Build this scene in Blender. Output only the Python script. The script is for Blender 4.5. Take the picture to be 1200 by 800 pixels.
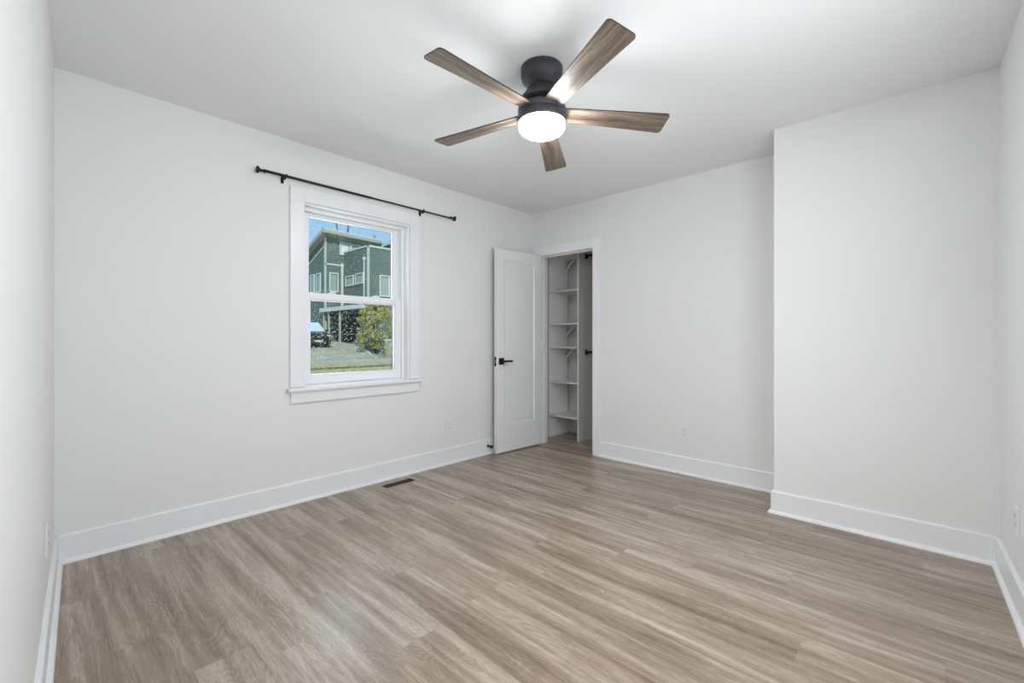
import bpy, bmesh, math, random
from mathutils import Vector, Matrix
C = bpy.context.scene.collection
for o in list(bpy.data.objects): bpy.data.objects.remove(o)
PI = math.pi
random.seed(7)

# ------------------------------------------------------------ camera
H = 2.467
cd = bpy.data.cameras.new('camera'); cam = bpy.data.objects.new('camera', cd); C.objects.link(cam)
YAW = 0.7563
cam.location = (3.1723, 0.0, 1.12)
cam.rotation_euler = (PI/2, 0, YAW)
cd.sensor_fit = 'HORIZONTAL'; cd.sensor_width = 36.0
cd.lens = 523.8*36.0/1200.0
cd.shift_y = -(400-396.9)/1200.0
cd.clip_start = 0.02; cd.clip_end = 500
bpy.context.scene.camera = cam

# ------------------------------------------------------------ colour management, sky, sun, lights
sc = bpy.context.scene
sc.view_settings.view_transform = 'Standard'; sc.view_settings.look = 'None'
sc.view_settings.exposure = 0.07; sc.view_settings.gamma = 1.0
sc.view_settings.use_curve_mapping = False
w = bpy.data.worlds.new('sky'); sc.world = w; w.use_nodes = True
wn = w.node_tree.nodes; wl = w.node_tree.links
bg = wn['Background']
tc = wn.new('ShaderNodeTexCoord'); sp = wn.new('ShaderNodeSeparateXYZ'); wl.new(tc.outputs['Generated'], sp.inputs[0])
cr = wn.new('ShaderNodeValToRGB'); wl.new(sp.outputs['Z'], cr.inputs[0])
cr.color_ramp.elements[0].position = 0.0; cr.color_ramp.elements[0].color = (.62,.78,.92,1)
cr.color_ramp.elements[1].position = 0.6; cr.color_ramp.elements[1].color = (.20,.42,.80,1)
e = cr.color_ramp.elements.new(0.28); e.color = (.34,.60,.92,1)
wl.new(cr.outputs[0], bg.inputs['Color']); bg.inputs['Strength'].default_value = 0.95

def sun(name, energy, rot, angle):
    l = bpy.data.lights.new(name, 'SUN'); l.energy = energy; l.angle = angle; l.color = (1,.95,.86)
    o = bpy.data.objects.new(name, l); C.objects.link(o); o.rotation_euler = rot
def area(name, loc, direction, sx, sy, power, color=(1,1,1)):
    l = bpy.data.lights.new(name, 'AREA'); l.shape = 'RECTANGLE'; l.size = sx; l.size_y = sy; l.energy = power; l.color = color
    o = bpy.data.objects.new(name, l); C.objects.link(o); o.location = loc
    o.rotation_euler = Vector(direction).to_track_quat('-Z', 'Y').to_euler()
    return o
sun('sun', 3.2, (math.radians(48), 0, math.radians(62)), 0.03)         # from behind our house, onto the fronts across the street
area('east_window_fill', (3.62, 1.25, 1.45), (-1, 0.05, 0.30), 1.7, 1.25, 37, (.93,.97,1.0))   # added fill lamp outside the guessed, unseen window beside the camera
area('daylight_window', (-1.3, 1.60, 1.6), (1, 0.02, -0.02), 1.5, 1.6, 62, (.88,.95,1.0))           # daylight entering at the visible window
area('hall_fill', (2.80, -0.75, 2.38), (0, .7, -1), 0.7, 0.7, 46, (1,.97,.93))                    # added fill lamp in the unseen hall behind the open doorway

# ------------------------------------------------------------ materials
MATS = {}
def mat(name, col, rough=.5, metal=0, bump=0, bscale=60, var=0, emit=None, spec=.5):
    if name in MATS: return MATS[name]
    m = bpy.data.materials.new(name); m.use_nodes = True; n = m.node_tree.nodes; l = m.node_tree.links
    b = n['Principled BSDF']; b.inputs['Base Color'].default_value = (*col, 1); b.inputs['Roughness'].default_value = rough
    b.inputs['Metallic'].default_value = metal; b.inputs['Specular IOR Level'].default_value = spec
    t = n.new('ShaderNodeTexCoord')
    ns = n.new('ShaderNodeTexNoise'); ns.inputs['Scale'].default_value = bscale; ns.inputs['Detail'].default_value = 5
    l.new(t.outputs['Object'], ns.inputs['Vector'])
    if bump:
        bp = n.new('ShaderNodeBump'); bp.inputs['Strength'].default_value = bump; bp.inputs['Distance'].default_value = .01
        l.new(ns.outputs['Fac'], bp.inputs['Height']); l.new(bp.outputs[0], b.inputs['Normal'])
    mx = n.new('ShaderNodeMix'); mx.data_type = 'RGBA'
    mx.inputs[6].default_value = (*[max(0, c*(1-var)) for c in col], 1); mx.inputs[7].default_value = (*[min(1, c*(1+var)) for c in col], 1)
    l.new(ns.outputs['Fac'], mx.inputs[0]); l.new(mx.outputs[2], b.inputs['Base Color'])
    if emit:
        b.inputs['Emission Color'].default_value = (*emit[:3], 1); b.inputs['Emission Strength'].default_value = emit[3]
    MATS[name] = m
    return m
M_wall = mat('wall_paint', (.80,.80,.795), .62, bump=.03, bscale=220, spec=.35)
M_ceil = mat('ceiling_paint', (.87,.88,.88), .8, bump=.03, bscale=200, spec=.2)
M_trim = mat('trim_paint', (.84,.85,.865), .33)
M_door = mat('door_paint', (.80,.805,.81), .38)
M_vinyl = mat('window_vinyl', (.86,.87,.90), .35)
M_black = mat('black_metal', (.012,.012,.013), .42, metal=.3, spec=.4)
M_fan = mat('fan_black', (.045,.046,.054), .5, metal=.2)
M_edge = mat('blade_edge', (.03,.025,.02), .5)
M_mel = mat('white_melamine', (.83,.825,.80), .45)
M_closet = mat('closet_paint', (.78,.77,.74), .7)
M_plate = mat('plate_plastic', (.80,.81,.83), .3)
M_slot = mat('slot_dark', (.05,.05,.05), .6)
M_reg = mat('register_frame', (.42,.34,.25), .5)
M_regd = mat('register_dark', (.05,.035,.025), .6)
M_bronze = mat('bronze_rod', (.07,.06,.05), .4, metal=.6)
M_lamp = mat('lamp_opal', (.9,.9,.9), .4, emit=(.95,.97,1.0,98))

def wood_nodes(m, axis_long, planks=None, scale=1.0, cols=None, rough=.42, contrast=1.0):
    n = m.node_tree.nodes; l = m.node_tree.links; b = n['Principled BSDF']
    def math_(op, a, bb=None, c=None):
        x = n.new('ShaderNodeMath'); x.operation = op
        for i, v in enumerate((a, bb, c)):
            if v is None: continue
            if hasattr(v, 'links'): l.new(v, x.inputs[i])
            else: x.inputs[i].default_value = v
        return x.outputs[0]
    t = n.new('ShaderNodeTexCoord'); s = n.new('ShaderNodeSeparateXYZ'); l.new(t.outputs['Object'], s.inputs[0])
    U, V, W = (s.outputs['X'], s.outputs['Y'], s.outputs['Z'])
    seam = None; cid = None
    if planks:
        wd, ln = planks
        row = math_('FLOOR', math_('DIVIDE', V, wd))
        wn_ = n.new('ShaderNodeTexWhiteNoise'); wn_.noise_dimensions = '1D'; l.new(row, wn_.inputs['W'])
        off = math_('MULTIPLY', wn_.outputs['Value'], ln)
        uu = math_('DIVIDE', math_('ADD', U, off), ln)
        colm = math_('FLOOR', uu)
        cb = n.new('ShaderNodeCombineXYZ'); l.new(row, cb.inputs[0]); l.new(colm, cb.inputs[1])
        w2 = n.new('ShaderNodeTexWhiteNoise'); w2.noise_dimensions = '3D'; l.new(cb.outputs[0], w2.inputs['Vector'])
        cid = w2.outputs['Value']; cc = w2.outputs['Color']
        fv = math_('FRACT', math_('DIVIDE', V, wd)); fu = math_('FRACT', uu)
        dv = math_('MULTIPLY', math_('MINIMUM', fv, math_('SUBTRACT', 1, fv)), wd)
        du = math_('MULTIPLY', math_('MINIMUM', fu, math_('SUBTRACT', 1, fu)), ln)
        seam = math_('LESS_THAN', math_('MINIMUM', dv, du), .0009)
        sh = n.new('ShaderNodeSeparateXYZ'); l.new(cc, sh.inputs[0])
        U2 = math_('ADD', U, math_('MULTIPLY', sh.outputs[0], 40)); V2 = math_('ADD', V, math_('MULTIPLY', sh.outputs[1], 9))
        # the broad tonal streaks run on across neighbouring planks
    else:
        U2, V2 = U, V
    def vec(a, bb, c=None):
        v = n.new('ShaderNodeCombineXYZ'); l.new(a, v.inputs[0]); l.new(bb, v.inputs[1])
        if c is not None: l.new(c, v.inputs[2])
        return v.outputs[0]
    def noise(v, sc_, det=4, r=.55, dist=0):
        x = n.new('ShaderNodeTexNoise'); x.inputs['Scale'].default_value = sc_; x.inputs['Detail'].default_value = det
        x.inputs['Roughness'].default_value = r; x.inputs['Distortion'].default_value = dist
        l.new(v, x.inputs['Vector']); return x.outputs['Fac']
    k = scale
    # broad streaks
    broad = noise(vec(math_('MULTIPLY', U2, .55*k), math_('MULTIPLY', V2, 8.5*k)), 1.0, 3, .5, .6)
    if planks:
        bc = noise(vec(math_('MULTIPLY', U, .5), math_('MULTIPLY', V, 11)), 1.0, 3, .5, .6)
        broad = math_('ADD', math_('MULTIPLY', broad, .5), math_('MULTIPLY', bc, .5))
    mid = noise(vec(math_('MULTIPLY', U2, 2.2*k), math_('MULTIPLY', V2, 30*k)), 1.0, 4, .6, .4)
    # cathedral rings: iso-lines of a stretched noise field
    fld = noise(vec(math_('MULTIPLY', U2, 1.6*k), math_('MULTIPLY', V2, 7*k)), 1.0, 2, .45, .5)
    ring = math_('ABSOLUTE', math_('SINE', math_('MULTIPLY', fld, 95)))
    ring = math_('POWER', ring, 5)
    gate = noise(vec(math_('MULTIPLY', U2, 2.0*k), math_('MULTIPLY', V2, 9*k)), 1.0, 2)
    gate = math_('MULTIPLY', math_('MAXIMUM', math_('SUBTRACT', gate, .42), 0), 4)
    fine = noise(vec(math_('MULTIPLY', U2, 14*k), math_('MULTIPLY', V2, 190*k)), 1.0, 3, .7)
    val = math_('ADD', math_('MULTIPLY', math_('SUBTRACT', broad, .5), 1.9*contrast), .5)
    val = math_('ADD', val, math_('MULTIPLY', math_('SUBTRACT', mid, .5), 1.15*contrast))
    val = math_('ADD', val, math_('MULTIPLY', math_('MULTIPLY', ring, gate), .20))
    val = math_('ADD', val, math_('MULTIPLY', math_('SUBTRACT', fine, .5), .95))
    if cid is not None: val = math_('ADD', val, math_('MULTIPLY', math_('SUBTRACT', cid, .5), .11))
    r = n.new('ShaderNodeValToRGB'); l.new(val, r.inputs[0])
    els = r.color_ramp.elements
    els[0].position = 0; els[0].color = (*cols[0], 1); els[1].position = 1; els[1].color = (*cols[2], 1)
    em = els.new(.5); em.color = (*cols[1], 1)
    out = r.outputs[0]
    if seam is not None:
        mx = n.new('ShaderNodeMix'); mx.data_type = 'RGBA'; l.new(math_('MULTIPLY', seam, .12), mx.inputs[0]); l.new(out, mx.inputs[6])
        mx.inputs[7].default_value = (.08,.06,.045,1); out = mx.outputs[2]
    l.new(out, b.inputs['Base Color'])
    bp = n.new('ShaderNodeBump'); bp.inputs['Strength'].default_value = .12; bp.inputs['Distance'].default_value = .002
    l.new(val, bp.inputs['Height']); l.new(bp.outputs[0], b.inputs['Normal'])
    b.inputs['Roughness'].default_value = rough
def newmat(name):
    m = bpy.data.materials.new(name); m.use_nodes = True; return m
M_floor = newmat('vinyl_plank_floor')
wood_nodes(M_floor, 'X', planks=(.18, 1.22), cols=[(.155,.110,.076), (.315,.243,.182), (.52,.45,.38)], rough=.32, contrast=1.12)
M_blade = newmat('weathered_oak')
wood_nodes(M_blade, 'X', scale=2.6, cols=[(.06,.042,.03), (.17,.125,.092), (.36,.29,.23)], rough=.42, contrast=1.0)

def glass_mat():
    m = newmat('window_glass'); n = m.node_tree.nodes; l = m.node_tree.links; n.remove(n['Principled BSDF'])
    out = n['Material Output']
    tr = n.new('ShaderNodeBsdfTransparent'); tr.inputs[0].default_value = (.93,.97,.96,1)
    gl = n.new('ShaderNodeBsdfGlossy'); gl.inputs['Roughness'].default_value = .02
    fr = n.new('ShaderNodeFresnel'); fr.inputs[0].default_value = 1.25
    mx = n.new('ShaderNodeMixShader'); l.new(fr.outputs[0], mx.inputs[0]); l.new(tr.outputs[0], mx.inputs[1]); l.new(gl.outputs[0], mx.inputs[2])
    # pale specks painted on the pane for the insect screen's sparkle
    t = n.new('ShaderNodeTexCoord'); ns = n.new('ShaderNodeTexVoronoi'); ns.inputs['Scale'].default_value = 84; l.new(t.outputs['Object'], ns.inputs['Vector'])
    n2 = n.new('ShaderNodeTexNoise'); n2.inputs['Scale'].default_value = 5; n2.inputs['Detail'].default_value = 3; l.new(t.outputs['Object'], n2.inputs['Vector'])
    sc_ = n.new('ShaderNodeSeparateColor'); l.new(ns.outputs['Color'], sc_.inputs[0])
    def mm(op, a, b_):
        x = n.new('ShaderNodeMath'); x.operation = op
        for i_, v_ in enumerate((a, b_)):
            if hasattr(v_, 'links'): l.new(v_, x.inputs[i_])
            else: x.inputs[i_].default_value = v_
        return x.outputs[0]
    rad = mm('MULTIPLY', mm('MULTIPLY', sc_.outputs[0], n2.outputs['Fac']), .72)
    lt = mm('LESS_THAN', ns.outputs['Distance'], rad)
    mu = n.new('ShaderNodeMath'); mu.operation = 'MULTIPLY'; l.new(lt, mu.inputs[0]); mu.inputs[1].default_value = .36
    df = n.new('ShaderNodeBsdfDiffuse'); df.inputs[0].default_value = (.8,.85,.8,1)
    m2 = n.new('ShaderNodeMixShader'); l.new(mu.outputs[0], m2.inputs[0]); l.new(mx.outputs[0], m2.inputs[1]); l.new(df.outputs[0], m2.inputs[2])
    l.new(m2.outputs[0], out.inputs[0]); return m
M_glass = glass_mat()

# ------------------------------------------------------------ mesh helpers
def MB(): return bmesh.new()
def box(bm, a, b, mi=0, M=None):
    x0,y0,z0 = a; x1,y1,z1 = b
    vs = [Vector(v) for v in ((x0,y0,z0),(x1,y0,z0),(x1,y1,z0),(x0,y1,z0),(x0,y0,z1),(x1,y0,z1),(x1,y1,z1),(x0,y1,z1))]
    if M: vs = [M @ v for v in vs]
    v = [bm.verts.new(q) for q in vs]
    for f in ((0,3,2,1),(4,5,6,7),(0,1,5,4),(1,2,6,5),(2,3,7,6),(3,0,4,7)):
        fc = bm.faces.new([v[i] for i in f]); fc.material_index = mi
def prism(bm, pts, d, mi=0):
    """closed polygon pts (3D) extruded by vector d"""
    d = Vector(d); a = [bm.verts.new(Vector(p)) for p in pts]; b = [bm.verts.new(Vector(p)+d) for p in pts]; n = len(pts)
    f = bm.faces.new(a); f.material_index = mi; f = bm.faces.new(b[::-1]); f.material_index = mi
    for i in range(n):
        f = bm.faces.new((a[i], b[i], b[(i+1)%n], a[(i+1)%n])); f.material_index = mi
def lathe(bm, prof, M=None, seg=48, mi=0, smooth=True):
    """prof [(r,z)], round Z"""
    rings = []
    for r, z in prof:
        if r < 1e-5: rings.append([bm.verts.new((M @ Vector((0,0,z))) if M else (0,0,z))])
        else: rings.append([bm.verts.new((M @ Vector((r*math.cos(2*PI*i/seg), r*math.sin(2*PI*i/seg), z))) if M else (r*math.cos(2*PI*i/seg), r*math.sin(2*PI*i/seg), z)) for i in range(seg)])
    for a, b in zip(rings, rings[1:]):
        for i in range(seg):
            j = (i+1)%seg
            if len(a) == 1 and len(b) == 1: continue
            if len(a) == 1: f = bm.faces.new((a[0], b[i], b[j]))
            elif len(b) == 1: f = bm.faces.new((a[i], a[j], b[0]))
            else: f = bm.faces.new((a[i], a[j], b[j], b[i]))
            f.smooth = smooth; f.material_index = mi
def tube(bm, p0, p1, r0, r1=None, seg=10, mi=0, smooth=True):
    p0, p1 = Vector(p0), Vector(p1); r1 = r0 if r1 is None else r1
    d = p1-p0; q = d.to_track_quat('Z', 'Y').to_matrix().to_4x4(); q.translation = p0
    lathe(bm, [(0,0),(r0,0),(r1,d.length),(0,d.length)], q, seg, mi, smooth)
def obj(name, bm, mats, parent=None, loc=(0,0,0), rot=(0,0,0), bevel=0, bseg=2):
    bmesh.ops.recalc_face_normals(bm, faces=bm.faces)
    me = bpy.data.meshes.new(name); bm.to_mesh(me); bm.free()
    for m in (mats if isinstance(mats, (list, tuple)) else [mats]): me.materials.append(m)
    o = bpy.data.objects.new(name, me); C.objects.link(o); o.location = loc; o.rotation_euler = rot
    if parent: o.parent = parent
    if bevel:
        md = o.modifiers.new('bevel', 'BEVEL'); md.width = bevel; md.segments = bseg; md.limit_method = 'ANGLE'; md.angle_limit = .6
    return o
def thing(name, label, cat, loc=(0,0,0), rz=0, group=None, kind=None):
    o = bpy.data.objects.new(name, None); C.objects.link(o); o.location = loc; o.rotation_euler = (0,0,rz)
    o.empty_display_size = .1
    if label: o['label'] = label
    if cat: o['category'] = cat
    if group: o['group'] = group
    if kind: o['kind'] = kind
    return o
def tag(o, label, cat, group=None, kind=None):
    o['label'] = label; o['category'] = cat
    if group: o['group'] = group
    if kind: o['kind'] = kind
    return o
def struct(name, bm, m, parent=None, **k):
    o = obj(name, bm, m, parent, **k)
    if not parent: o['kind'] = 'structure'
    return o
def slab(bm, p0, p1, th, z0, z1, holes=()):
    """wall from p0 to p1 (inner face), th to the right-hand side of the run (outside); holes (s0,s1,z0,z1)"""
    p0 = Vector((*p0,0)); p1 = Vector((*p1,0)); d = (p1-p0); L = d.length; d.normalize(); nrm = Vector((d.y,-d.x,0))*th
    def piece(s0, s1, a, b):
        if s1-s0 < 1e-4 or b-a < 1e-4: return
        q = [p0+d*s0+Vector((0,0,a)), p0+d*s1+Vector((0,0,a)), p0+d*s1+Vector((0,0,b)), p0+d*s0+Vector((0,0,b))]
        prism(bm, q, nrm)
    s = 0
    for (a, b, c, e_) in sorted(holes):
        piece(s, a, z0, z1); piece(a, b, z0, c); piece(a, b, e_, z1); s = b
    piece(s, L, z0, z1)

# ------------------------------------------------------------ room shell
YF = 3.683; XJ = 2.4225; YJ = 3.258
LA, LB = (0, .055), (3.62, .055-.048*3.62)       # left wall line
def eastx(y): return 3.41+.037*(3.258-y)
bm = MB(); box(bm, (-.06, -2.2, -.12), (3.9, 4.5, 0)); struct('floor', bm, M_floor)
bm = MB(); box(bm, (-.25, -2.2, H), (3.9, 4.6, H+.15)); struct('ceiling', bm, M_ceil)
WY0, WY1, WZ0, WZ1 = 1.255, 2.115, .765, 2.065   # window opening
bm = MB(); slab(bm, (0, 3.80), (0, -.15), .2, 0, H, [(3.80-WY1, 3.80-WY0, WZ0, WZ1)])
struct('wall_west', bm, M_wall)
bm = MB(); box(bm, (-.2, 3.80, 0), (-.06, 4.55, H)); struct('wall_closet_west', bm, M_closet)
DX0, DX1, DZ = .105, .79, 2.012
bm = MB(); box(bm, (-.06 if False else 0, YF, 0), (DX0, 3.80, H)); box(bm, (DX1, YF, 0), (XJ, 3.80, H)); box(bm, (DX0, YF, DZ), (DX1, 3.80, H)); struct('wall_north', bm, M_wall)
bm = MB(); box(bm, (XJ, YJ, 0), (3.75, 3.80, H)); struct('wall_northeast', bm, M_wall)
bm = MB(); box(bm, (-.2, 4.40, 0), (1.9, 4.55, H)); struct('wall_closet_north', bm, M_closet)
bm = MB(); box(bm, (1.75, 3.80, 0), (1.9, 4.40, H)); struct('wall_closet_east', bm, M_closet)
bm = MB(); dL = (Vector(LB)-Vector(LA)).length
slab(bm, LA, LB, .12, 0, H, [(2.42, 3.24, 0, 2.03)]); struct('wall_south', bm, M_wall)
EA, EB = (eastx(-.12), -.12), (eastx(3.258), 3.258)
bm = MB(); slab(bm, EA, EB, .16, 0, H, [(.62, 2.12, .80, 2.06)]); struct('wall_east', bm, M_wall)
# hall beyond the doorway
bm = MB(); box(bm, (1.9,-1.7,0),(3.8,-1.6,H)); box(bm, (1.8,-1.7,0),(1.9,-.16,H)); box(bm, (3.72,-1.7,0),(3.82,-.12,H)); struct('wall_hall', bm, M_wall)

# baseboards with shoe moulding
BH = .142
def baseboard(name, p0, p1, side, gaps=(), ext0=0, ext1=0):
    """inner wall line p0->p1, room on the side 'side' (+1 left of run)"""
    p0 = Vector((*p0,0)); p1 = Vector((*p1,0)); d = (p1-p0).normalized()
    n = Vector((-d.y, d.x, 0))*side
    prof = [(0,0),(.031,0),(.031,.006),(.028,.013),(.022,.018),(.015,.020),(.015,BH-.006),(.012,BH-.001),(.009,BH),(0,BH)]
    bm = MB()      # outside corners are mitred: the ends run out by the profile's own depth
    a_ = [bm.verts.new(p0+n*a+Vector((0,0,z))-d*(a if ext0 else 0)) for a, z in prof]
    b_ = [bm.verts.new(p1+n*a+Vector((0,0,z))+d*(a if ext1 else 0)) for a, z in prof]
    bm.faces.new(a_); bm.faces.new(b_[::-1])
    for i in range(len(prof)):
        j = (i+1) % len(prof); bm.faces.new((a_[i], b_[i], b_[j], a_[j]))
    return struct(name, bm, M_trim)
baseboard('baseboard_west', (0,.056), (0,YF), -1)
baseboard('baseboard_south', LA, (2.34, .055-.048*2.34), 1)
baseboard('baseboard_north', (.861,YF), (XJ,YF), -1)
baseboard('baseboard_return', (XJ,YJ), (XJ,YF), 1, ext0=.031)
baseboard('baseboard_northeast', (XJ,YJ), (3.41,YJ), -1, ext0=.031)
baseboard('baseboard_east', (eastx(.0), .0), (eastx(3.258), 3.258), 1)
# doorway casing of the hall door (beside the camera)
bm = MB()
dd = Vector((1,-.048,0)).normalized(); nn = Vector((.048,1,0)).normalized(); A0 = Vector((0,.055,0))
for (s0,s1,z0,z1) in ((2.335,2.42,0,2.115),(3.24,3.325,0,2.115),(2.42,3.24,2.03,2.115)):
    prism(bm, [A0+dd*s0+Vector((0,0,z0)), A0+dd*s1+Vector((0,0,z0)), A0+dd*s1+Vector((0,0,z1)), A0+dd*s0+Vector((0,0,z1))], nn*.018)
struct('trim_2', bm, M_trim)

# ------------------------------------------------------------ the window
win = thing('window_1', None, None, (0, (WY0+WY1)/2, WZ0), kind='structure')
def wl_(bm): bmesh.ops.translate(bm, verts=bm.verts, vec=(0, -(WY0+WY1)/2, -WZ0)); return bm
bm = MB()
box(bm, (0, 1.167, .79), (.018, WY0, 2.16)); box(bm, (0, WY1, .79), (.018, 2.205, 2.16)); box(bm, (0, WY0, WZ1), (.018, WY1, 2.16))
obj('casing', wl_(bm), M_trim, win, bevel=.0015)
bm = MB(); box(bm, (-.06, WY0, .762), (.0, WY1, .787)); box(bm, (0, 1.148, .762), (.045, 2.222, .787))
obj('stool', wl_(bm), M_trim, win, bevel=.004)
bm = MB(); box(bm, (0, 1.172, .682), (.018, 2.20, .762)); obj('apron', wl_(bm), M_trim, win, bevel=.0015)
bm = MB(); J = .012
box(bm, (-.2, WY0, .787), (0, WY0+J, WZ1)); box(bm, (-.2, WY1-J, .787), (0, WY1, WZ1)); box(bm, (-.2, WY0+J, WZ1-J), (0, WY1-J, WZ1))
obj('jamb', wl_(bm), M_trim, win)
bm = MB(); F0, F1 = WY0+J, WY1-J
box(bm, (-.17, F0, .787), (-.055, F0+.022, WZ1-J)); box(bm, (-.17, F1-.022, .787), (-.055, F1, WZ1-J))
box(bm, (-.17, F0+.022, WZ1-J-.022), (-.055, F1-.022, WZ1-J)); box(bm, (-.17, F0+.022, .77), (-.055, F1-.022, .795))
box(bm, (-.104, F0+.022, .795), (-.1, F0+.03, WZ1-.034)); box(bm, (-.104, F1-.03, .795), (-.1, F1-.022, WZ1-.034))
obj('window_frame', wl_(bm), M_vinyl, win, bevel=.002)
def sash(name, x0, x1, y0, y1, z0, z1, gy0, gy1, gz0, gz1):
    bm = MB()
    box(bm, (x0,y0,z0),(x1,gy0,z1)); box(bm, (x0,gy1,z0),(x1,y1,z1)); box(bm, (x0,gy0,z0),(x1,gy1,gz0)); box(bm, (x0,gy0,gz1),(x1,gy1,z1))
    # glazing bead
    xm = (x0+x1)/2; b_ = .009
    for a in ((gy0,gy0+b_,gz0,gz1),(gy1-b_,gy1,gz0,gz1),(gy0+b_,gy1-b_,gz0,gz0+b_),(gy0+b_,gy1-b_,gz1-b_,gz1)):
        box(bm, (xm-.006,a[0],a[2]), (x1-.009,a[1],a[3]))
    s = obj(name, wl_(bm), M_vinyl, win, bevel=.0015)
    bm = MB()
    for a in ((gy0,gy0+.006,gz0,gz1),(gy1-.008,gy1,gz0,gz1),(gy0+.006,gy1-.008,gz0,gz0+.003),(gy0+.006,gy1-.008,gz1-.004,gz1)):
        box(bm, (x0-.001,a[0],a[2]), (xm-.0065,a[1],a[3]))
    obj('gasket', wl_(bm), mat('gasket_dark', (.05,.06,.06), .6), s)
    bm = MB(); box(bm, (xm-.004,gy0,gz0),(xm+.0,gy1,gz1)); obj('pane', wl_(bm), M_glass, s)
    return s
sash('upper_sash', -.140, -.108, F0+.024, F1-.024, 1.400, 2.030, 1.335, 2.034, 1.447, 2.013)
ls = sash('lower_sash', -.098, -.066, F0+.024, F1-.024, .797, 1.448, 1.330, 2.026, .857, 1.403)
bm = MB()
for y in (1.50, 1.86):
    box(bm, (-.098,y-.03,1.448),(-.074,y+.03,1.458)); box(bm, (-.092,y-.012,1.458),(-.066,y+.02,1.466))
obj('sash_lock', wl_(bm), M_vinyl, ls, bevel=.003)
M_gask = mat('screen_frame_dark', (.05,.055,.055), .5)
bm = MB(); SA, SB, SC, SD = F0+.022, F1-.022, .795, WZ1-.034
box(bm, (-.168,SA,SC),(-.158,SA+.02,SD)); box(bm, (-.168,SB-.03,SC),(-.158,SB,SD)); box(bm, (-.168,SA+.02,SC),(-.158,SB-.03,SC+.02)); box(bm, (-.168,SA+.02,SD-.02),(-.158,SB-.03,SD))
obj('screen_frame', wl_(bm), M_gask, win)
# guessed, unseen window beside the camera, letting in the fill lamp
bm = MB()
we = thing('window_2', None, None, (eastx(1.25), 1.25, .8), math.atan2(1, -.037)-PI/2, kind='structure')
for (y0,y1,z0,z1) in ((-.76,-.69,0,1.26),(.69,.76,0,1.26),(-.69,.69,0,.06),(-.69,.69,1.2,1.26),(-.69,.69,.61,.66)):
    box(bm, (.05,y0,z0),(.12,y1,z1))
obj('window_frame', bm, M_vinyl, we)

# ------------------------------------------------------------ closet door, jamb and casing
bm = MB()
box(bm, (DX0, YF-.002, 0), (DX0+.015, 3.80, DZ)); box(bm, (DX1-.015, YF-.002, 0), (DX1, 3.80, DZ)); box(bm, (DX0+.015, YF-.002, DZ-.015), (DX1-.015, 3.80, DZ))
box(bm, (DX0+.015, 3.725, 0), (DX0+.025, 3.76, DZ-.015)); box(bm, (DX1-.025, 3.725, 0), (DX1-.015, 3.76, DZ-.015)); box(bm, (DX0+.025, 3.725, DZ-.025), (DX1-.025, 3.76, DZ-.015))
box(bm, (.033, YF-.018, 0), (.116, YF, 2.085)); box(bm, (DX1-.01, YF-.018, 0), (.861, YF, 2.085)); box(bm, (.116, YF-.018, DZ-.011), (DX1-.01, YF, 2.085))
struct('trim_1', bm, M_trim, bevel=.0012)

dr = thing('door_1', None, None, (.114, 3.663, .012), -.058, kind='structure')
def dl(bm): bmesh.ops.translate(bm, verts=bm.verts, vec=(-.077,-3.662,-.012)); return bm
bm = MB()
X0, X1, Y0, Y1, Z0, Z1 = .077, .111, 3.028, 3.662, .012, 1.998
PY0, PY1, PZ0, PZ1 = 3.134, 3.560, .275, 1.893
v = {}
def panel_side(xf, xr):
    o_ = [(Y0,Z0),(Y1,Z0),(Y1,Z1),(Y0,Z1)]; i_ = [(PY0,PZ0),(PY1,PZ0),(PY1,PZ1),(PY0,PZ1)]; b_ = .013
    j_ = [(PY0+b_,PZ0+b_),(PY1-b_,PZ0+b_),(PY1-b_,PZ1-b_),(PY0+b_,PZ1-b_)]
    O = [bm.verts.new((xf,a,b)) for a,b in o_]; I = [bm.verts.new((xf,a,b)) for a,b in i_]; Jn = [bm.verts.new((xr,a,b)) for a,b in j_]
    for k in range(4):
        m_ = (k+1)%4; bm.faces.new((O[k],O[m_],I[m_],I[k])); bm.faces.new((I[k],I[m_],Jn[m_],Jn[k]))
    bm.faces.new(Jn); return O
Oa = panel_side(X1, X1-.009); Ob = panel_side(X0, X0+.009)
for k in range(4): bm.faces.new((Oa[k], Oa[(k+1)%4], Ob[(k+1)%4], Ob[k]))
slabo = obj('door_leaf', dl(bm), M_door, dr, bevel=.001)
def handle(sgn, xf):
    bm = MB(); yc, zc = 3.088, .902
    box(bm, (xf, yc-.032, zc-.032), (xf+sgn*.009, yc+.032, zc+.032)); h = obj('handle', dl(bm), M_black, dr, bevel=.0015)
    bm = MB(); tube(bm, (xf+sgn*.009,yc,zc), (xf+sgn*.045,yc,zc), .009)
    box(bm, (xf+sgn*.036, yc-.009, zc-.010), (xf+sgn*.048, yc+.115, zc+.010)); obj('lever', dl(bm), M_black, h, bevel=.0015)
handle(1, X1)
bm = MB(); box(bm, (X0+.005, Y0-.0015, .855), (X1-.005, Y0+.001, .89)); box(bm, (X0+.005, Y0-.0015, .915), (X1-.005, Y0+.001, .945)); box(bm, (X0+.012, Y0-.007, .893), (X1-.010, Y0, .912), 0)
obj('latch_plate', dl(bm), M_black, dr)
bm = MB()
for z in (.22, 1.0, 1.78): tube(bm, (.117,3.664,z), (.117,3.664,z+.09), .006)
obj('hinge', dl(bm), M_vinyl, dr)
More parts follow.
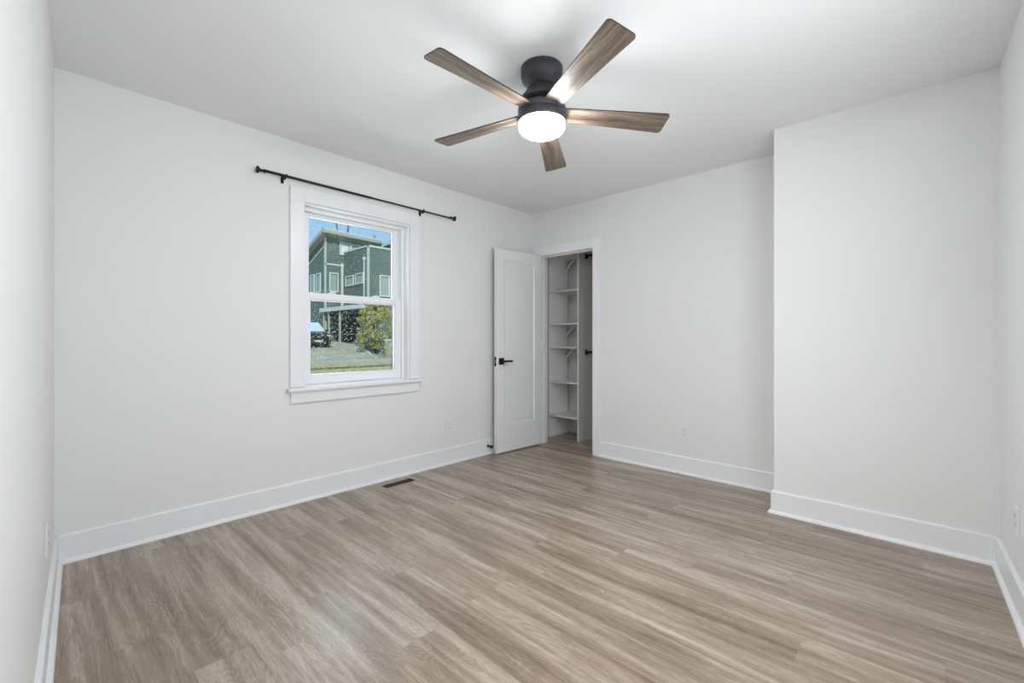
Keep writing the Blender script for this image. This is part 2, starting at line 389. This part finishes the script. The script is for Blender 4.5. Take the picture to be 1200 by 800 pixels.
# door stop on the baseboard
ds = thing('door_stop', 'small black rubber-tipped door stop on the baseboard beside the closet door', 'door stop', (.0155, 3.005, .078))
bm = MB(); MX = Matrix.Rotation(PI/2, 4, 'Y'); lathe(bm, [(0,0),(.014,0),(.014,.004),(.006,.008),(.005,.035),(0,.035)], MX, 20); obj('base', bm, M_black, ds)
bm = MB(); lathe(bm, [(0,.033),(.012,.034),(.016,.040),(.016,.052),(.012,.058),(0,.059)], MX, 20); obj('bumper', bm, M_black, ds)

# ------------------------------------------------------------ closet shelving
cs = thing('closet_shelf_unit', 'narrow white open shelf unit with six shelves inside the closet', 'shelf unit', (.16, 4.18, 0))
def cl(bm): bmesh.ops.translate(bm, verts=bm.verts, vec=(-.16,-4.18,0)); return bm
FY, BY = 4.012, 4.358
for x0 in (-.040, .360):
    bm = MB(); box(bm, (x0, FY, .0), (x0+.016, BY, 2.10)); obj('side_panel', cl(bm), M_mel, cs, bevel=.0008)
for z in (.255, .638, 1.028, 1.292, 1.662, 2.07):
    bm = MB(); box(bm, (-.024, FY, z-.014), (.360, BY, z)); obj('shelf', cl(bm), M_mel, cs, bevel=.0008)
for z in (2.07-.014, 1.292-.014, 1.028-.014, .255-.014):
    if z < .3:
        bm = MB(); box(bm, (-.024, BY-.016, z-.07), (.36, BY-.004, z)); obj('back_rail', cl(bm), M_mel, cs); continue
    bm = MB(); prism(bm, [(-.024, BY-.003, z-.125), (-.024, BY-.003, z-.10), (.085, BY-.003, z), (.115, BY-.003, z)], (0, -.03, 0)); obj('corner_brace', cl(bm), M_mel, cs)
for z, lab in ((2.035, 'dark bronze closet rod at the top of the closet, near the door head'), (.975, 'dark bronze closet rod at waist height in the closet')):
    r = thing('closet_rod', lab, 'closet rod', (.376, 4.155, z), group='closet hanging rods')
    bm = MB(); tube(bm, (.012,0,0), (1.372,0,0), .0135, seg=16); obj('rod', bm, M_bronze, r)
    for x in (0, 1.372):
        bm = MB(); box(bm, (min(x, x), -.018, -.032), (x+(.004 if x == 0 else .002), .018, .03))
        box(bm, (0 if x == 0 else 1.352, -.017, -.026), (.022 if x == 0 else 1.374, .017, -.008)); obj('bracket', bm, M_bronze, r)
bm = MB(); box(bm, (.377, 4.02, 2.10), (1.749, 4.399, 2.116)); tag(obj('closet_shelf', bm, M_mel), 'long white shelf above the upper closet rod', 'shelf')

# ------------------------------------------------------------ outlets, switch, register
def outlet(label, loc, rz, switch=False):
    """plate faces local +X"""
    t = thing('light_switch' if switch else 'wall_outlet', label, 'light switch' if switch else 'outlet', loc, rz, group=None if switch else 'wall outlets')
    bm = MB(); box(bm, (0,-.035,-.0575), (.006,.035,.0575)); obj('cover_plate', bm, M_plate, t, bevel=.002)
    if switch:
        bm = MB(); prism(bm, [(.006,-.0165,-.033),(.009,-.0165,-.033),(.012,-.0165,.033),(.006,-.0165,.033)], (0,.033,0)); obj('rocker', bm, M_plate, t)
    else:
        for z in (-.0195, .0195):
            bm = MB(); box(bm, (.006,-.0165,z-.0145), (.0085,.0165,z+.0145)); r = obj('receptacle', bm, M_plate, t, bevel=.002)
            bm = MB()
            for y in (-.0063, .0063): box(bm, (.0085,y-.001,z-.003), (.0090,y+.001,z+.007))
            tube(bm, (.0085,0,z-.009), (.0090,0,z-.009), .0025, seg=10); obj('slots', bm, M_slot, r)
    for z in ((0,) if not switch else (-.042,.042)):
        bm = MB(); tube(bm, (.006,0,z), (.0072,0,z), .003, seg=10); obj('screw', bm, M_plate, t)
outlet('white outlet below and right of the window, between it and the closet door', (0, 2.543, .341), 0)
outlet('white outlet on the wall right of the closet doorway, low above baseboard', (1.671, YF, .345), -PI/2)
outlet('white outlet on the left wall by the room corner', (.776, .055-.048*.776, .375), PI/2-.048)
outlet('white outlet on the narrow right-hand wall at the photo edge', (eastx(2.795), 2.795, .365), PI+.037)
outlet('white rocker light switch just right of the closet door casing', (.912, YF, 1.135), -PI/2, True)

rg = thing('floor_register', 'brown slotted floor register vent set in the planks below the window wall', 'floor vent', (.157, 1.917, 0))
bm = MB()
for a, b in (((-.058,-.147,0),(.058,-.130,.004)), ((-.058,.130,0),(.058,.147,.004)), ((-.058,-.130,0),(-.042,.130,.004)), ((.042,-.130,0),(.058,.130,.004))): box(bm, a, b)
obj('frame', bm, M_reg, rg, bevel=.001)
bm = MB(); box(bm, (-.042,-.13,.0002), (.042,.13,.0008)); obj('duct_opening', bm, M_regd, rg)
bm = MB()
for i in range(27):
    y = -.125+i*.0096; box(bm, (-.042,y-.0012,.001), (.042,y+.0012,.003))
box(bm, (-.0015,-.13,.001), (.0015,.13,.0034)); obj('slats', bm, M_regd, rg)

# ------------------------------------------------------------ curtain rod
crd = thing('curtain_rod', 'thin black curtain rod with flared end finials above the window', 'curtain rod', (.045, 1.76, 2.197))
bm = MB(); tube(bm, (0,-.76,.003), (0,-.02,0), .0088, seg=16); tube(bm, (0,-.02,0), (0,.76,-.003), .0068, seg=16); obj('rod', bm, M_black, crd)
fp = [(0,0),(.0115,0),(.013,.004),(.0115,.010),(.0085,.013),(.0085,.024),(.011,.032),(.018,.040),(.0225,.044),(.0225,.049),(.018,.053),(0,.055)]
for s in (-1, 1):
    bm = MB(); Mx = Matrix.Translation((0, s*.757, 0)) @ Matrix.Rotation(-s*PI/2, 4, 'X'); lathe(bm, fp, Mx, 28); obj('finial', bm, M_black, crd)
for y in (-.640, .460):
    bm = MB()
    box(bm, (-.045, y-.009, -.038), (-.040, y+.009, .010)); box(bm, (-.040, y-.0055, -.020), (.012, y+.0055, -.011))
    box(bm, (.0095,y-.0055,-.016), (.013,y+.0055,.006)); box(bm, (-.013,y-.0055,-.016),(-.0095,y+.0055,.004))
    tube(bm, (.0,y+.014,.006), (.0,y+.014,.016), .0055, seg=12)
    obj('bracket', bm, M_black, crd)

# ------------------------------------------------------------ ceiling fan
FX, FYc = 1.752, 1.722
fan = thing('ceiling_fan', 'black flush-mount ceiling fan with five weathered wood blades and round light', 'ceiling fan', (FX, FYc, H))
bm = MB(); lathe(bm, [(0,0),(.100,0),(.104,-.004),(.104,-.045),(.098,-.062),(.082,-.078),(.070,-.088),(.066,-.096),(0,-.096)], seg=56); obj('canopy', bm, M_fan, fan)
bm = MB(); lathe(bm, [(0,-.094),(.064,-.094),(.067,-.104),(.076,-.112),(.080,-.117),(.084,-.130),(.097,-.143),(.108,-.156),(.112,-.168),(.110,-.172),(0,-.172)], seg=56); obj('motor_housing', bm, M_fan, fan)
bm = MB(); lathe(bm, [(0,-.171),(.080,-.171),(.080,-.200),(0,-.200)], seg=40); obj('blade_hub', bm, M_fan, fan)
bm = MB(); lathe(bm, [(0,-.197),(.110,-.197),(.1165,-.200),(.1185,-.206),(.1185,-.228),(.1175,-.229),(.1175,-.231),(.1185,-.232),(.1185,-.272),(.1165,-.274),(.0,-.274)], seg=56); obj('light_ring', bm, M_fan, fan)
bm = MB(); lathe(bm, [(.0,-.2735),(.1145,-.2735),(.1145,-.292),(.112,-.303),(.104,-.315),(.088,-.325),(.060,-.332),(.03,-.335),(0,-.336)], seg=56); obj('lamp_shade', bm, M_lamp, fan)
def blade_bm():
    # outline along +X with rounded tip corners
    r0, r1 = .095, .640; w0, w1 = .043, .067; rc = .018; pts = []
    pts.append((r0+.0, -w0)); 
    for k in range(7):
        a = -PI/2+k*PI/12; pts.append((r1-rc+rc*math.cos(a), -w1+rc+rc*math.sin(a)))
    for k in range(7):
        a = k*PI/12; pts.append((r1-rc+rc*math.cos(a), w1-rc+rc*math.sin(a)))
    pts.append((r0, w0))
    bm = MB(); t = .006
    lo = [bm.verts.new((x,y,-t/2)) for x,y in pts]; hi = [bm.verts.new((x,y,t/2)) for x,y in pts]
    bm.faces.new(lo); bm.faces.new(hi); n = len(pts)
    for i in range(n):
        f = bm.faces.new((lo[i], lo[(i+1)%n], hi[(i+1)%n], hi[i])); f.material_index = 1
    return bm
me = None
TX, TY = .023, -.054
TILT = Vector((-TX, -TY, 1)).normalized().to_track_quat('Z', 'Y')
tn = Vector((-TX,-TY,1)).normalized(); ax = Vector((0,0,1)).cross(tn); TM = Matrix.Rotation(ax.length, 4, ax.normalized())
for i in range(5):
    a = .861+i*2*PI/5
    M = Matrix.Translation((0,0,-.222)) @ TM @ Matrix.Rotation(a, 4, 'Z') @ Matrix.Rotation(.008, 4, 'Y') @ Matrix.Rotation(-.196, 4, 'X')
    if me is None:
        b = obj('blade', blade_bm(), [M_blade, M_edge], fan); me = b.data; first = b
    else:
        b = first.copy(); C.objects.link(b); b.parent = fan
    b.matrix_local = M
    bm = MB(); box(bm, (.10,-.022,.003), (.165,.022,.0075))
    for (sx, sy) in ((.125,-.012),(.125,.012),(.145,0)): tube(bm, (sx,sy,.0075), (sx,sy,.0095), .004, seg=8)
    br = obj('blade_bracket', bm, M_fan, b)

# ================================================================ outside
def gz(x):
    P_ = [(1,-.35),(-12,-.35),(-14.9,-.26),(-16.3,-.19),(-17.7,-.12),(-19.6,-.03),(-20.6,.015),(-22,.13),(-23.4,.3),(-25.3,.5),(-28.2,.76),(-30.5,.92),(-34,1.0),(-60,1.2),(-140,1.5)]
    for (a,za),(b,zb) in zip(P_, P_[1:]):
        if b <= x <= a: return za+(zb-za)*(a-x)/(a-b)
    return P_[-1][1]
def gmat(name, c1, c2, scale, rough=.95, bump=.4):
    m = newmat(name); n = m.node_tree.nodes; l = m.node_tree.links; b = n['Principled BSDF']; b.inputs['Roughness'].default_value = rough
    t = n.new('ShaderNodeTexCoord'); ns = n.new('ShaderNodeTexNoise'); ns.inputs['Scale'].default_value = scale; ns.inputs['Detail'].default_value = 8; ns.inputs['Roughness'].default_value = .7
    l.new(t.outputs['Object'], ns.inputs['Vector']); r = n.new('ShaderNodeValToRGB'); l.new(ns.outputs['Fac'], r.inputs[0])
    r.color_ramp.elements[0].position = .35; r.color_ramp.elements[0].color = (*c1,1); r.color_ramp.elements[1].position = .65; r.color_ramp.elements[1].color = (*c2,1)
    l.new(r.outputs[0], b.inputs['Base Color'])
    bp = n.new('ShaderNodeBump'); bp.inputs['Strength'].default_value = bump; bp.inputs['Distance'].default_value = .03; l.new(ns.outputs['Fac'], bp.inputs['Height']); l.new(bp.outputs[0], b.inputs['Normal'])
    return m
G_grass = gmat('dry_grass', (.28,.24,.08), (.60,.52,.24), 3.5)
G_dark = gmat('dark_ground', (.09,.07,.03), (.22,.18,.08), 5)  # dark ground tone, also used for the painted curb shadow
G_road = gmat('pale_asphalt', (.36,.36,.26), (.46,.46,.35), 2)
G_drive = gmat('driveway_concrete', (.30,.30,.20), (.50,.48,.35), 1.3)
G_curb = gmat('curb_concrete', (.50,.50,.40), (.62,.60,.48), 4)
G_bed = gmat('planting_bed', (.20,.19,.12), (.42,.40,.26), 4)
def strip(name, xs, y0, y1, m, dz=0.0, th=.12):
    bm = MB(); xs = sorted(set(xs), reverse=True)
    pr = [(x, gz(x)+dz) for x in xs]
    prism(bm, [(x, y0, z) for x, z in pr]+[(x, y0, z-th) for x, z in reversed(pr)], (0, y1-y0, 0))
    return struct(name, bm, m)
strip('front_lawn', [-.2,-12,-14.9,-16.0], -30, 60, G_grass, th=.3)
strip('dark_strip', [-16.0,-16.3,-16.75], -30, 60, G_dark, th=.3)  # darker band between the lawn and the verge
strip('grass_verge', [-16.75,-17.7,-18.1], -30, 60, G_grass, th=.3)
strip('street', [-18.1,-19.6,-20.3], -30, 60, G_road, th=.3)
strip('curb_shadow', [-20.3,-20.42], -30, 60, G_dark, th=.3, dz=.01)  # curb line coloured dark to stand for its shadow
strip('opposite_yard', [-20.42,-20.6,-22,-23.4,-25.3,-28.2,-30.5,-34,-60,-140], -60, 120, G_bed, th=.3)
# driveway climbing to the carport
cpts = [(-20.3,13.35),(-21.2,13.55),(-22.5,14.1),(-24.5,14.7),(-26.6,15.0),(-29.2,14.95),(-31.0,14.9)]
bm = MB(); prev = None
for (x, y) in cpts:
    z = gz(x)+.012; q = [bm.verts.new((x, 4.0, z)), bm.verts.new((x, y, z)), bm.verts.new((x, 4.0, z-.15)), bm.verts.new((x, y, z-.15))]
    if prev:
        bm.faces.new((prev[0],prev[1],q[1],q[0])); bm.faces.new((prev[1],prev[3],q[3],q[1])); bm.faces.new((prev[0],q[0],q[2],prev[2]))
    prev = q
struct('driveway', bm, G_drive)
bm = MB()
for (xa,ya),(xb,yb) in zip(cpts, cpts[1:]):
    za, zb = gz(xa), gz(xb)
    vs = [bm.verts.new(p) for p in ((xa,ya,za-.05),(xa,ya+.16,za-.05),(xa,ya+.16,za+.09),(xa,ya,za+.09),(xb,yb,zb-.05),(xb,yb+.16,zb-.05),(xb,yb+.16,zb+.09),(xb,yb,zb+.09))]
    for f in ((0,1,2,3),(4,5,6,7),(0,1,5,4),(1,2,6,5),(2,3,7,6),(3,0,4,7)): bm.faces.new([vs[i] for i in f])
struct('driveway_curb', bm, G_curb)

# ---- the modern house across the street
S_teal = mat('teal_siding', (.13,.18,.165), .7, var=.18, bscale=6)
def siding(m):
    n = m.node_tree.nodes; l = m.node_tree.links; t = n.new('ShaderNodeTexCoord'); s = n.new('ShaderNodeSeparateXYZ'); l.new(t.outputs['Object'], s.inputs[0])
    a = n.new('ShaderNodeMath'); a.operation = 'MULTIPLY'; a.inputs[1].default_value = 5.5; l.new(s.outputs['Z'], a.inputs[0])
    f = n.new('ShaderNodeMath'); f.operation = 'FRACT'; l.new(a.outputs[0], f.inputs[0])
    b = n.new('ShaderNodeBump'); b.inputs['Strength'].default_value = .6; b.inputs['Distance'].default_value = .02; l.new(f.outputs[0], b.inputs['Height']); l.new(b.outputs[0], n['Principled BSDF'].inputs['Normal'])
siding(S_teal)
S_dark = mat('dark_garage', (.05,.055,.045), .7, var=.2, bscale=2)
S_white = mat('house_trim', (.66,.72,.66), .6)
S_fascia = mat('roof_fascia', (.42,.43,.36), .7, var=.1, bscale=3)
S_soffit = mat('soffit', (.30,.28,.22), .8)
S_blind = mat('pale_blind', (.33,.43,.38), .4)
S_bright = mat('bright_blind', (.72,.78,.76), .4)
house = thing('modern_house', 'teal sided two-storey modern house with white trim across the street', 'house', (-31, 17, 1.0))
def hl(bm): bmesh.ops.translate(bm, verts=bm.verts, vec=(31,-17,-1.0)); return bm
XA, YA, XB, YB = -30.99, 15.19, -27.2, 16.7
bm = MB(); prism(bm, [(-35,YA,.6),(XA,YA,.6),(XA,YA,8.98),(-35,YA,7.45)], (0,5.0,0)); obj('upper_wall', hl(bm), S_teal, house)
bm = MB(); box(bm, (XA, YB, .6), (XB, 27, 7.98)); obj('front_wall', hl(bm), S_teal, house)
# main roof, a shallow slab over the tall block
def roofslab(name, pts, th, m): 
    bm = MB(); prism(bm, pts, (0,0,-th)); return obj(name, hl(bm), m, house)
roofslab('roof', [(XA+.62,YA-.46,9.46),(XA+.62,19.8,9.30),(-35.4,19.8,7.4),(-35.4,YA-.46,7.56)], .24, S_fascia)
bm = MB(); prism(bm, [(XA+.64,YA-.48,9.45),(XA+.64,19.8,9.29),(XA+.64,19.8,9.36),(XA+.64,YA-.48,9.52)], (-.06,0,0))
prism(bm, [(XA+.64,YA-.48,9.45),(-35.4,YA-.48,7.55),(-35.4,YA-.48,7.62),(XA+.64,YA-.48,9.52)], (0,.06,0)); obj('gutter', hl(bm), S_white, house)
bm = MB(); prism(bm, [(XA+.6,YA-.44,9.18),(XA+.6,19.75,9.03),(XA,19.75,8.86),(XA,YA,8.9)], (0,0,.03)); obj('soffit', hl(bm), S_soffit, house)
roofslab('rear_roof', [(-27.4,20.6,9.56),(-27.4,29,9.56),(-35,29,9.26),(-35,20.6,9.26)], .24, S_white)
bm = MB(); box(bm, (-34.5,21.3,7.0),(-28.2,27,9.0)); obj('rear_wall', hl(bm), S_dark, house)
# white corner boards, bands, downspouts
bm = MB()
box(bm, (XA-.0,YA-.03,.8),(XA+.04,YA+.08,9.0)); box(bm, (XA-.09,YA-.04,.8),(XA+.04,YA,9.0))
box(bm, (XB,YB-.03,.8),(XB+.04,YB+.09,7.98)); box(bm, (XB-.10,YB-.04,.8),(XB+.04,YB,7.98))
box(bm, (XA,YB-.24,2.6),(XA+.06,YB-.07,7.1)); box(bm, (XA,YA,6.86),(XA+.04,YB,6.98))
box(bm, (XA,YB-.05,7.93),(XB+.05,YB+.05,8.05)); box(bm, (XB-.05,YB-.05,7.93),(XB+.05,27,8.05))
prism(bm, [(-35,YA,6.75),(XA,YA,8.28),(XA,YA,8.38),(-35,YA,6.85)], (0,-.04,0))
obj('corner_board', hl(bm), S_white, house)
bm = MB(); tube(bm, (-27.62,YB-.08,1.2), (-27.62,YB-.08,7.1), .045, seg=8); box(bm, (-27.72,YB-.16,7.0),(-27.55,YB,7.2)); obj('downspout', hl(bm), S_white, house)
def hwin(plane, a0, a1, z0, z1, pm, mull=None, fw=.09):
    """window on x-plane ('x', X) spanning y a0..a1 or on y-plane ('y', Y) spanning x a0..a1"""
    k, p = plane; bm = MB()
    def bx(b0, b1, c0, c1, d0, d1):
        if k == 'x': box(bm, (p+d0, b0, c0), (p+d1, b1, c1))
        else: box(bm, (b0, p-d1, c0), (b1, p-d0, c1))
    bx(a0-fw,a0,z0-fw,z1+fw,0,.07); bx(a1,a1+fw,z0-fw,z1+fw,0,.07); bx(a0,a1,z1,z1+fw,0,.07); bx(a0,a1,z0-fw,z0,0,.07)
    if mull: bx(mull-.05,mull+.05,z0,z1,0,.06)
    f = obj('window', hl(bm), S_white, house)
    bm = MB(); t_ = .04
    bx(a0,a1,z0,z1,.002,.012)
    obj('pane', hl(bm), pm, f)
    if k == 'x' or True:
        bm = MB(); bx(a0,a0+t_,z0,z1,.012,.03); bx(a0,a1,z1-t_,z1,.012,.03); bx(a1-t_,a1,z0,z1,.012,.03); obj('sash_frame', hl(bm), S_dark, f)
hwin(('x',XA), 16.42, 17.15, 7.85, 8.72, S_bright)
hwin(('x',XA), 17.35, 18.05, 7.95, 8.66, S_blind)
hwin(('x',XA), 15.60, 16.15, 4.86, 6.2, S_blind)
hwin(('y',YA), -33.5, -32.95, 4.9, 6.2, S_blind); hwin(('y',YA), -32.45, -31.8, 4.85, 6.2, S_blind)
hwin(('y',YB), -30.55, -29.4, 5.33, 5.95, S_blind); hwin(('y',YB), -28.95, -27.9, 5.36, 6.0, S_blind)
hwin(('x',XB), 17.72, 19.3, 4.4, 5.85, S_blind, mull=18.45)
# carport canopy on posts, garage door under it, dark to stand for shadow and opening
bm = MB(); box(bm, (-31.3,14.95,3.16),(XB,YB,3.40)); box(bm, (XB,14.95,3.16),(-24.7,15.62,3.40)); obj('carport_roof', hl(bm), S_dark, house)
bm = MB(); box(bm, (-31.3,14.88,3.17),(-24.62,14.95,3.46)); box(bm, (-24.7,14.95,3.17),(-24.62,15.62,3.46)); obj('carport_fascia', hl(bm), S_white, house)
for x, y in ((-30.85,15.03),(-29.98,15.03),(-28.2,15.03)):
    bm = MB(); box(bm, (x-.06,y-.06,gz(x)-.05),(x+.06,y+.06,3.16)); obj('post', hl(bm), S_fascia, house)  # posts coloured greyer than the white trim for the carport's shade
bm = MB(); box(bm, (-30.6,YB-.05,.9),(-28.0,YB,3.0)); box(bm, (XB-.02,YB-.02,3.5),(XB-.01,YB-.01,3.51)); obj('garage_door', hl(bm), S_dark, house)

# ---- parked car
M_car = mat('car_paint', (.035,.03,.025), .25, metal=.3); M_cglass = mat('car_glass', (.55,.66,.70), .08, spec=1); M_tire = mat('tire', (.02,.02,.02), .9)  # car glass coloured pale blue for the sky reflected in it
M_chrome = mat('headlight', (.55,.58,.55), .2)
car = thing('parked_car', 'dark brown SUV parked on the driveway beyond the window', 'car', (-27.6, 12.35, gz(-27.2)-.02))
car.rotation_euler = (0, math.atan2(gz(-29.5)-gz(-25.8), 3.7), 0)
def carbody():
    bm = MB(); secs = []
    # x, half width low, half width high, z bottom, belt z
    prof = [(2.05,.70,.66,.42,.78),(2.0,.84,.80,.30,.92),(1.75,.92,.86,.26,1.00),(1.0,.94,.88,.24,1.07),(.2,.95,.90,.24,1.10),(-1.2,.95,.90,.24,1.12),(-2.0,.93,.88,.28,1.12),(-2.25,.86,.82,.38,1.0)]
    for x, wl0, wh, zb, zt in prof:
        zm = (zb+zt)/2
        secs.append([bm.verts.new(p) for p in ((x,-wl0*.96,zb),(x,-wl0,zm),(x,-wh,zt-.06),(x,-wh+.08,zt),(x,wh-.08,zt),(x,wh,zt-.06),(x,wl0,zm),(x,wl0*.96,zb))])
    for a, b in zip(secs, secs[1:]):
        for i in range(8): f = bm.faces.new((a[i],a[(i+1)%8],b[(i+1)%8],b[i])); f.smooth = True
    bm.faces.new(secs[0]); bm.faces.new(secs[-1]); return bm
obj('body', carbody(), M_car, car, bevel=.02)
bm = MB(); secs = []
for x, hw, z in ((1.05,.84,1.05),(.35,.70,1.58),(.1,.68,1.63),(-1.3,.68,1.64),(-1.8,.66,1.58),(-2.15,.80,1.08)):
    secs.append([bm.verts.new(p) for p in ((x,-max(hw,.8 if z<1.2 else .0)-(.12 if z>1.2 else 0),1.05),(x,-hw,z),(x,hw,z),(x,max(hw,.8 if z<1.2 else .0)+(.12 if z>1.2 else 0),1.05))])
for a, b in zip(secs, secs[1:]):
    for i in range(4): bm.faces.new((a[i],a[(i+1)%4],b[(i+1)%4],b[i]))
bm.faces.new(secs[0]); bm.faces.new(secs[-1]); obj('cabin_glass', bm, M_cglass, car)
bm = MB(); box(bm, (-1.75,-.69,1.63),(.15,.69,1.67)); obj('roof_panel', bm, M_car, car, bevel=.015)
for s in (-1, 1):
    bm = MB(); box(bm, (1.80,s*.52,.78),(2.035,s*.80,.90)); obj('headlight', bm, M_chrome, car, bevel=.02)
    bm = MB(); box(bm, (.75,s*.92,1.05),(.92,s*1.12,1.2)); obj('mirror', bm, M_car, car, bevel=.03)
    for x in (1.35,-1.35):
        bm = MB(); Mw = Matrix.Translation((x, s*.82, .34)) @ Matrix.Rotation(PI/2, 4, 'X'); lathe(bm, [(0,-.11),(.22,-.11),(.33,-.10),(.345,-.05),(.345,.05),(.33,.10),(.22,.11),(0,.11)], Mw, 24); wv = obj('wheel', bm, M_tire, car)
bm = MB(); box(bm, (2.03,-.45,.60),(2.07,.45,.74)); obj('grille', bm, M_tire, car)
bm = MB(); box(bm, (2.05,-.26,.44),(2.08,.26,.56)); obj('bumper_plate', bm, M_chrome, car)

# ---- plants and the garden wall
def leafmat(name, c1, c2):
    m = newmat(name); n = m.node_tree.nodes; l = m.node_tree.links; b = n['Principled BSDF']; b.inputs['Roughness'].default_value = .6
    t = n.new('ShaderNodeTexCoord'); ns = n.new('ShaderNodeTexNoise'); ns.inputs['Scale'].default_value = 2.2; ns.inputs['Detail'].default_value = 6; l.new(t.outputs['Object'], ns.inputs['Vector'])
    r = n.new('ShaderNodeValToRGB'); l.new(ns.outputs['Fac'], r.inputs[0]); r.color_ramp.elements[0].position = .35; r.color_ramp.elements[1].position = .65
    r.color_ramp.elements[0].color = (*c1,1); r.color_ramp.elements[1].color = (*c2,1); l.new(r.outputs[0], b.inputs['Base Color']); return m
L_yel = leafmat('yellow_green_leaf', (.20,.22,.05), (.60,.54,.13)); L_grey = leafmat('grey_green_leaf', (.16,.20,.16), (.36,.40,.36)); M_bark = mat('bark', (.10,.085,.07), .9)
def leaves(bm, c, rad, n, size, rnd):
    c = Vector(c)
    for _ in range(n):
        u = Vector((rnd.gauss(0,1), rnd.gauss(0,1), rnd.gauss(0,1))).normalized()*(rnd.random()**.45)
        p = c+Vector((u.x*rad[0], u.y*rad[1], u.z*rad[2])); s = size*rnd.uniform(.6,1.3)
        a = Vector((rnd.gauss(0,1), rnd.gauss(0,1), rnd.gauss(0,1))).normalized(); b = a.orthogonal().normalized()
        v = [bm.verts.new(p+a*s), bm.verts.new(p+b*s*.55), bm.verts.new(p-a*s), bm.verts.new(p-b*s*.55)]; bm.faces.new(v)
def shrub(name, label, cat, loc, lobes, n, size, m, seed, trunk=None, group=None):
    rnd = random.Random(seed); t = thing(name, label, cat, loc, group=group); bm = MB()
    for c, r in lobes: leaves(bm, c, r, n, size, rnd)
    obj('foliage', bm, m, t)
    bm = MB(); th = trunk or .4
    for k in range(4):
        a = rnd.uniform(0, 2*PI); tube(bm, (0,0,-.15), (.25*th*math.cos(a), .25*th*math.sin(a), th), .035, .012, 6)
    obj('stem', bm, M_bark, t)
bx_, by_ = -22.6, 14.75
rb = random.Random(11); lob = []
for _ in range(150):
    a_, r_ = rb.uniform(0, 2*PI), rb.random()**.5; zz = .45+2.75*rb.random()**1.05
    k_ = (1-((zz-1.35)/2.1)**2)**.5 if zz > 1.35 else .72+.28*(zz-.45)/.9
    lob.append(((r_*math.cos(a_)*.9*k_, r_*math.sin(a_)*1.22*k_, zz), (rb.uniform(.12,.24),)*3))
shrub('leafy_bush', 'large yellow-green leafy bush in front of the house across the street', 'bush', (bx_, by_-.05, gz(bx_)), lob, 60, .06, L_yel, 3, trunk=1.8)
for i, (x, y, lab) in enumerate(((-26.4,15.75,'low grey-green shrub nearest the carport posts'), (-25.2,15.55,'low grey-green shrub, middle of the row by the driveway curb'), (-24.0,15.3,'low grey-green shrub of the curb row, closest to the yellow-green bush'))):
    shrub('low_shrub', lab, 'shrub', (x, y, gz(x)), [((0,0,.28),(.5,.5,.28))], 500, .05, L_grey, 20+i, trunk=.3, group='low shrubs along the driveway curb')
G_tan = gmat('tan_masonry', (.26,.23,.13), (.46,.42,.28), 3)
gw = thing('garden_wall', 'low tan masonry garden wall right of the leafy bush', 'wall', (-20.95, 16.3, gz(-20.9)))
bm = MB(); box(bm, (-.12,-1.9,-.1),(.12,4.5,.98)); obj('wall_body', bm, G_tan, gw)
bm = MB(); box(bm, (-.17,-1.95,.98),(.17,4.55,1.05)); obj('coping', bm, S_white, gw)

# ---- bare trees far behind
def bare_tree(label, loc, h, seed, lean=0, n=2):
    rnd = random.Random(seed); t = thing('bare_tree', label, 'tree', loc, group='bare trees behind the house'); bm = MB()
    def br(p, d, L, r, depth):
        q = p+d*L; tube(bm, p, q, r, r*.6, 6)
        if depth == 0: return
        for k in range(n):
            s = Vector((rnd.uniform(-1,1), rnd.uniform(-1,1), rnd.uniform(.2,.9)))
            br(p+d*L*rnd.uniform(.55,1), (d*1.2+s*.5).normalized(), L*rnd.uniform(.4,.6), r*.5, depth-1)
    br(Vector((0,0,-.3)), Vector((0,lean,1)).normalized(), h*.72, .17, 3)
    obj('trunk', bm, M_bark, t)
bare_tree('leftmost bare tree rising behind the teal house roof', (-46,24.1,1.0), 13.0, 5, -.02)
bare_tree('middle bare tree rising behind the teal house roof', (-60,33.9,1.0), 15.5, 8)
bare_tree('rightmost bare tree, its trunk leaning right above the house roof', (-42,24.7,1.0), 12.5, 12, .12)
# unseen roof slab added outside, keeping the sun out of the east window
bm = MB(); box(bm, (3.75,-1.6,2.55), (7.2,4.6,2.7))
for y in (-1.3, 4.3): box(bm, (6.9,y-.06,-.4), (7.02,y+.06,2.55))
struct('sun_block_roof', bm, M_trim)
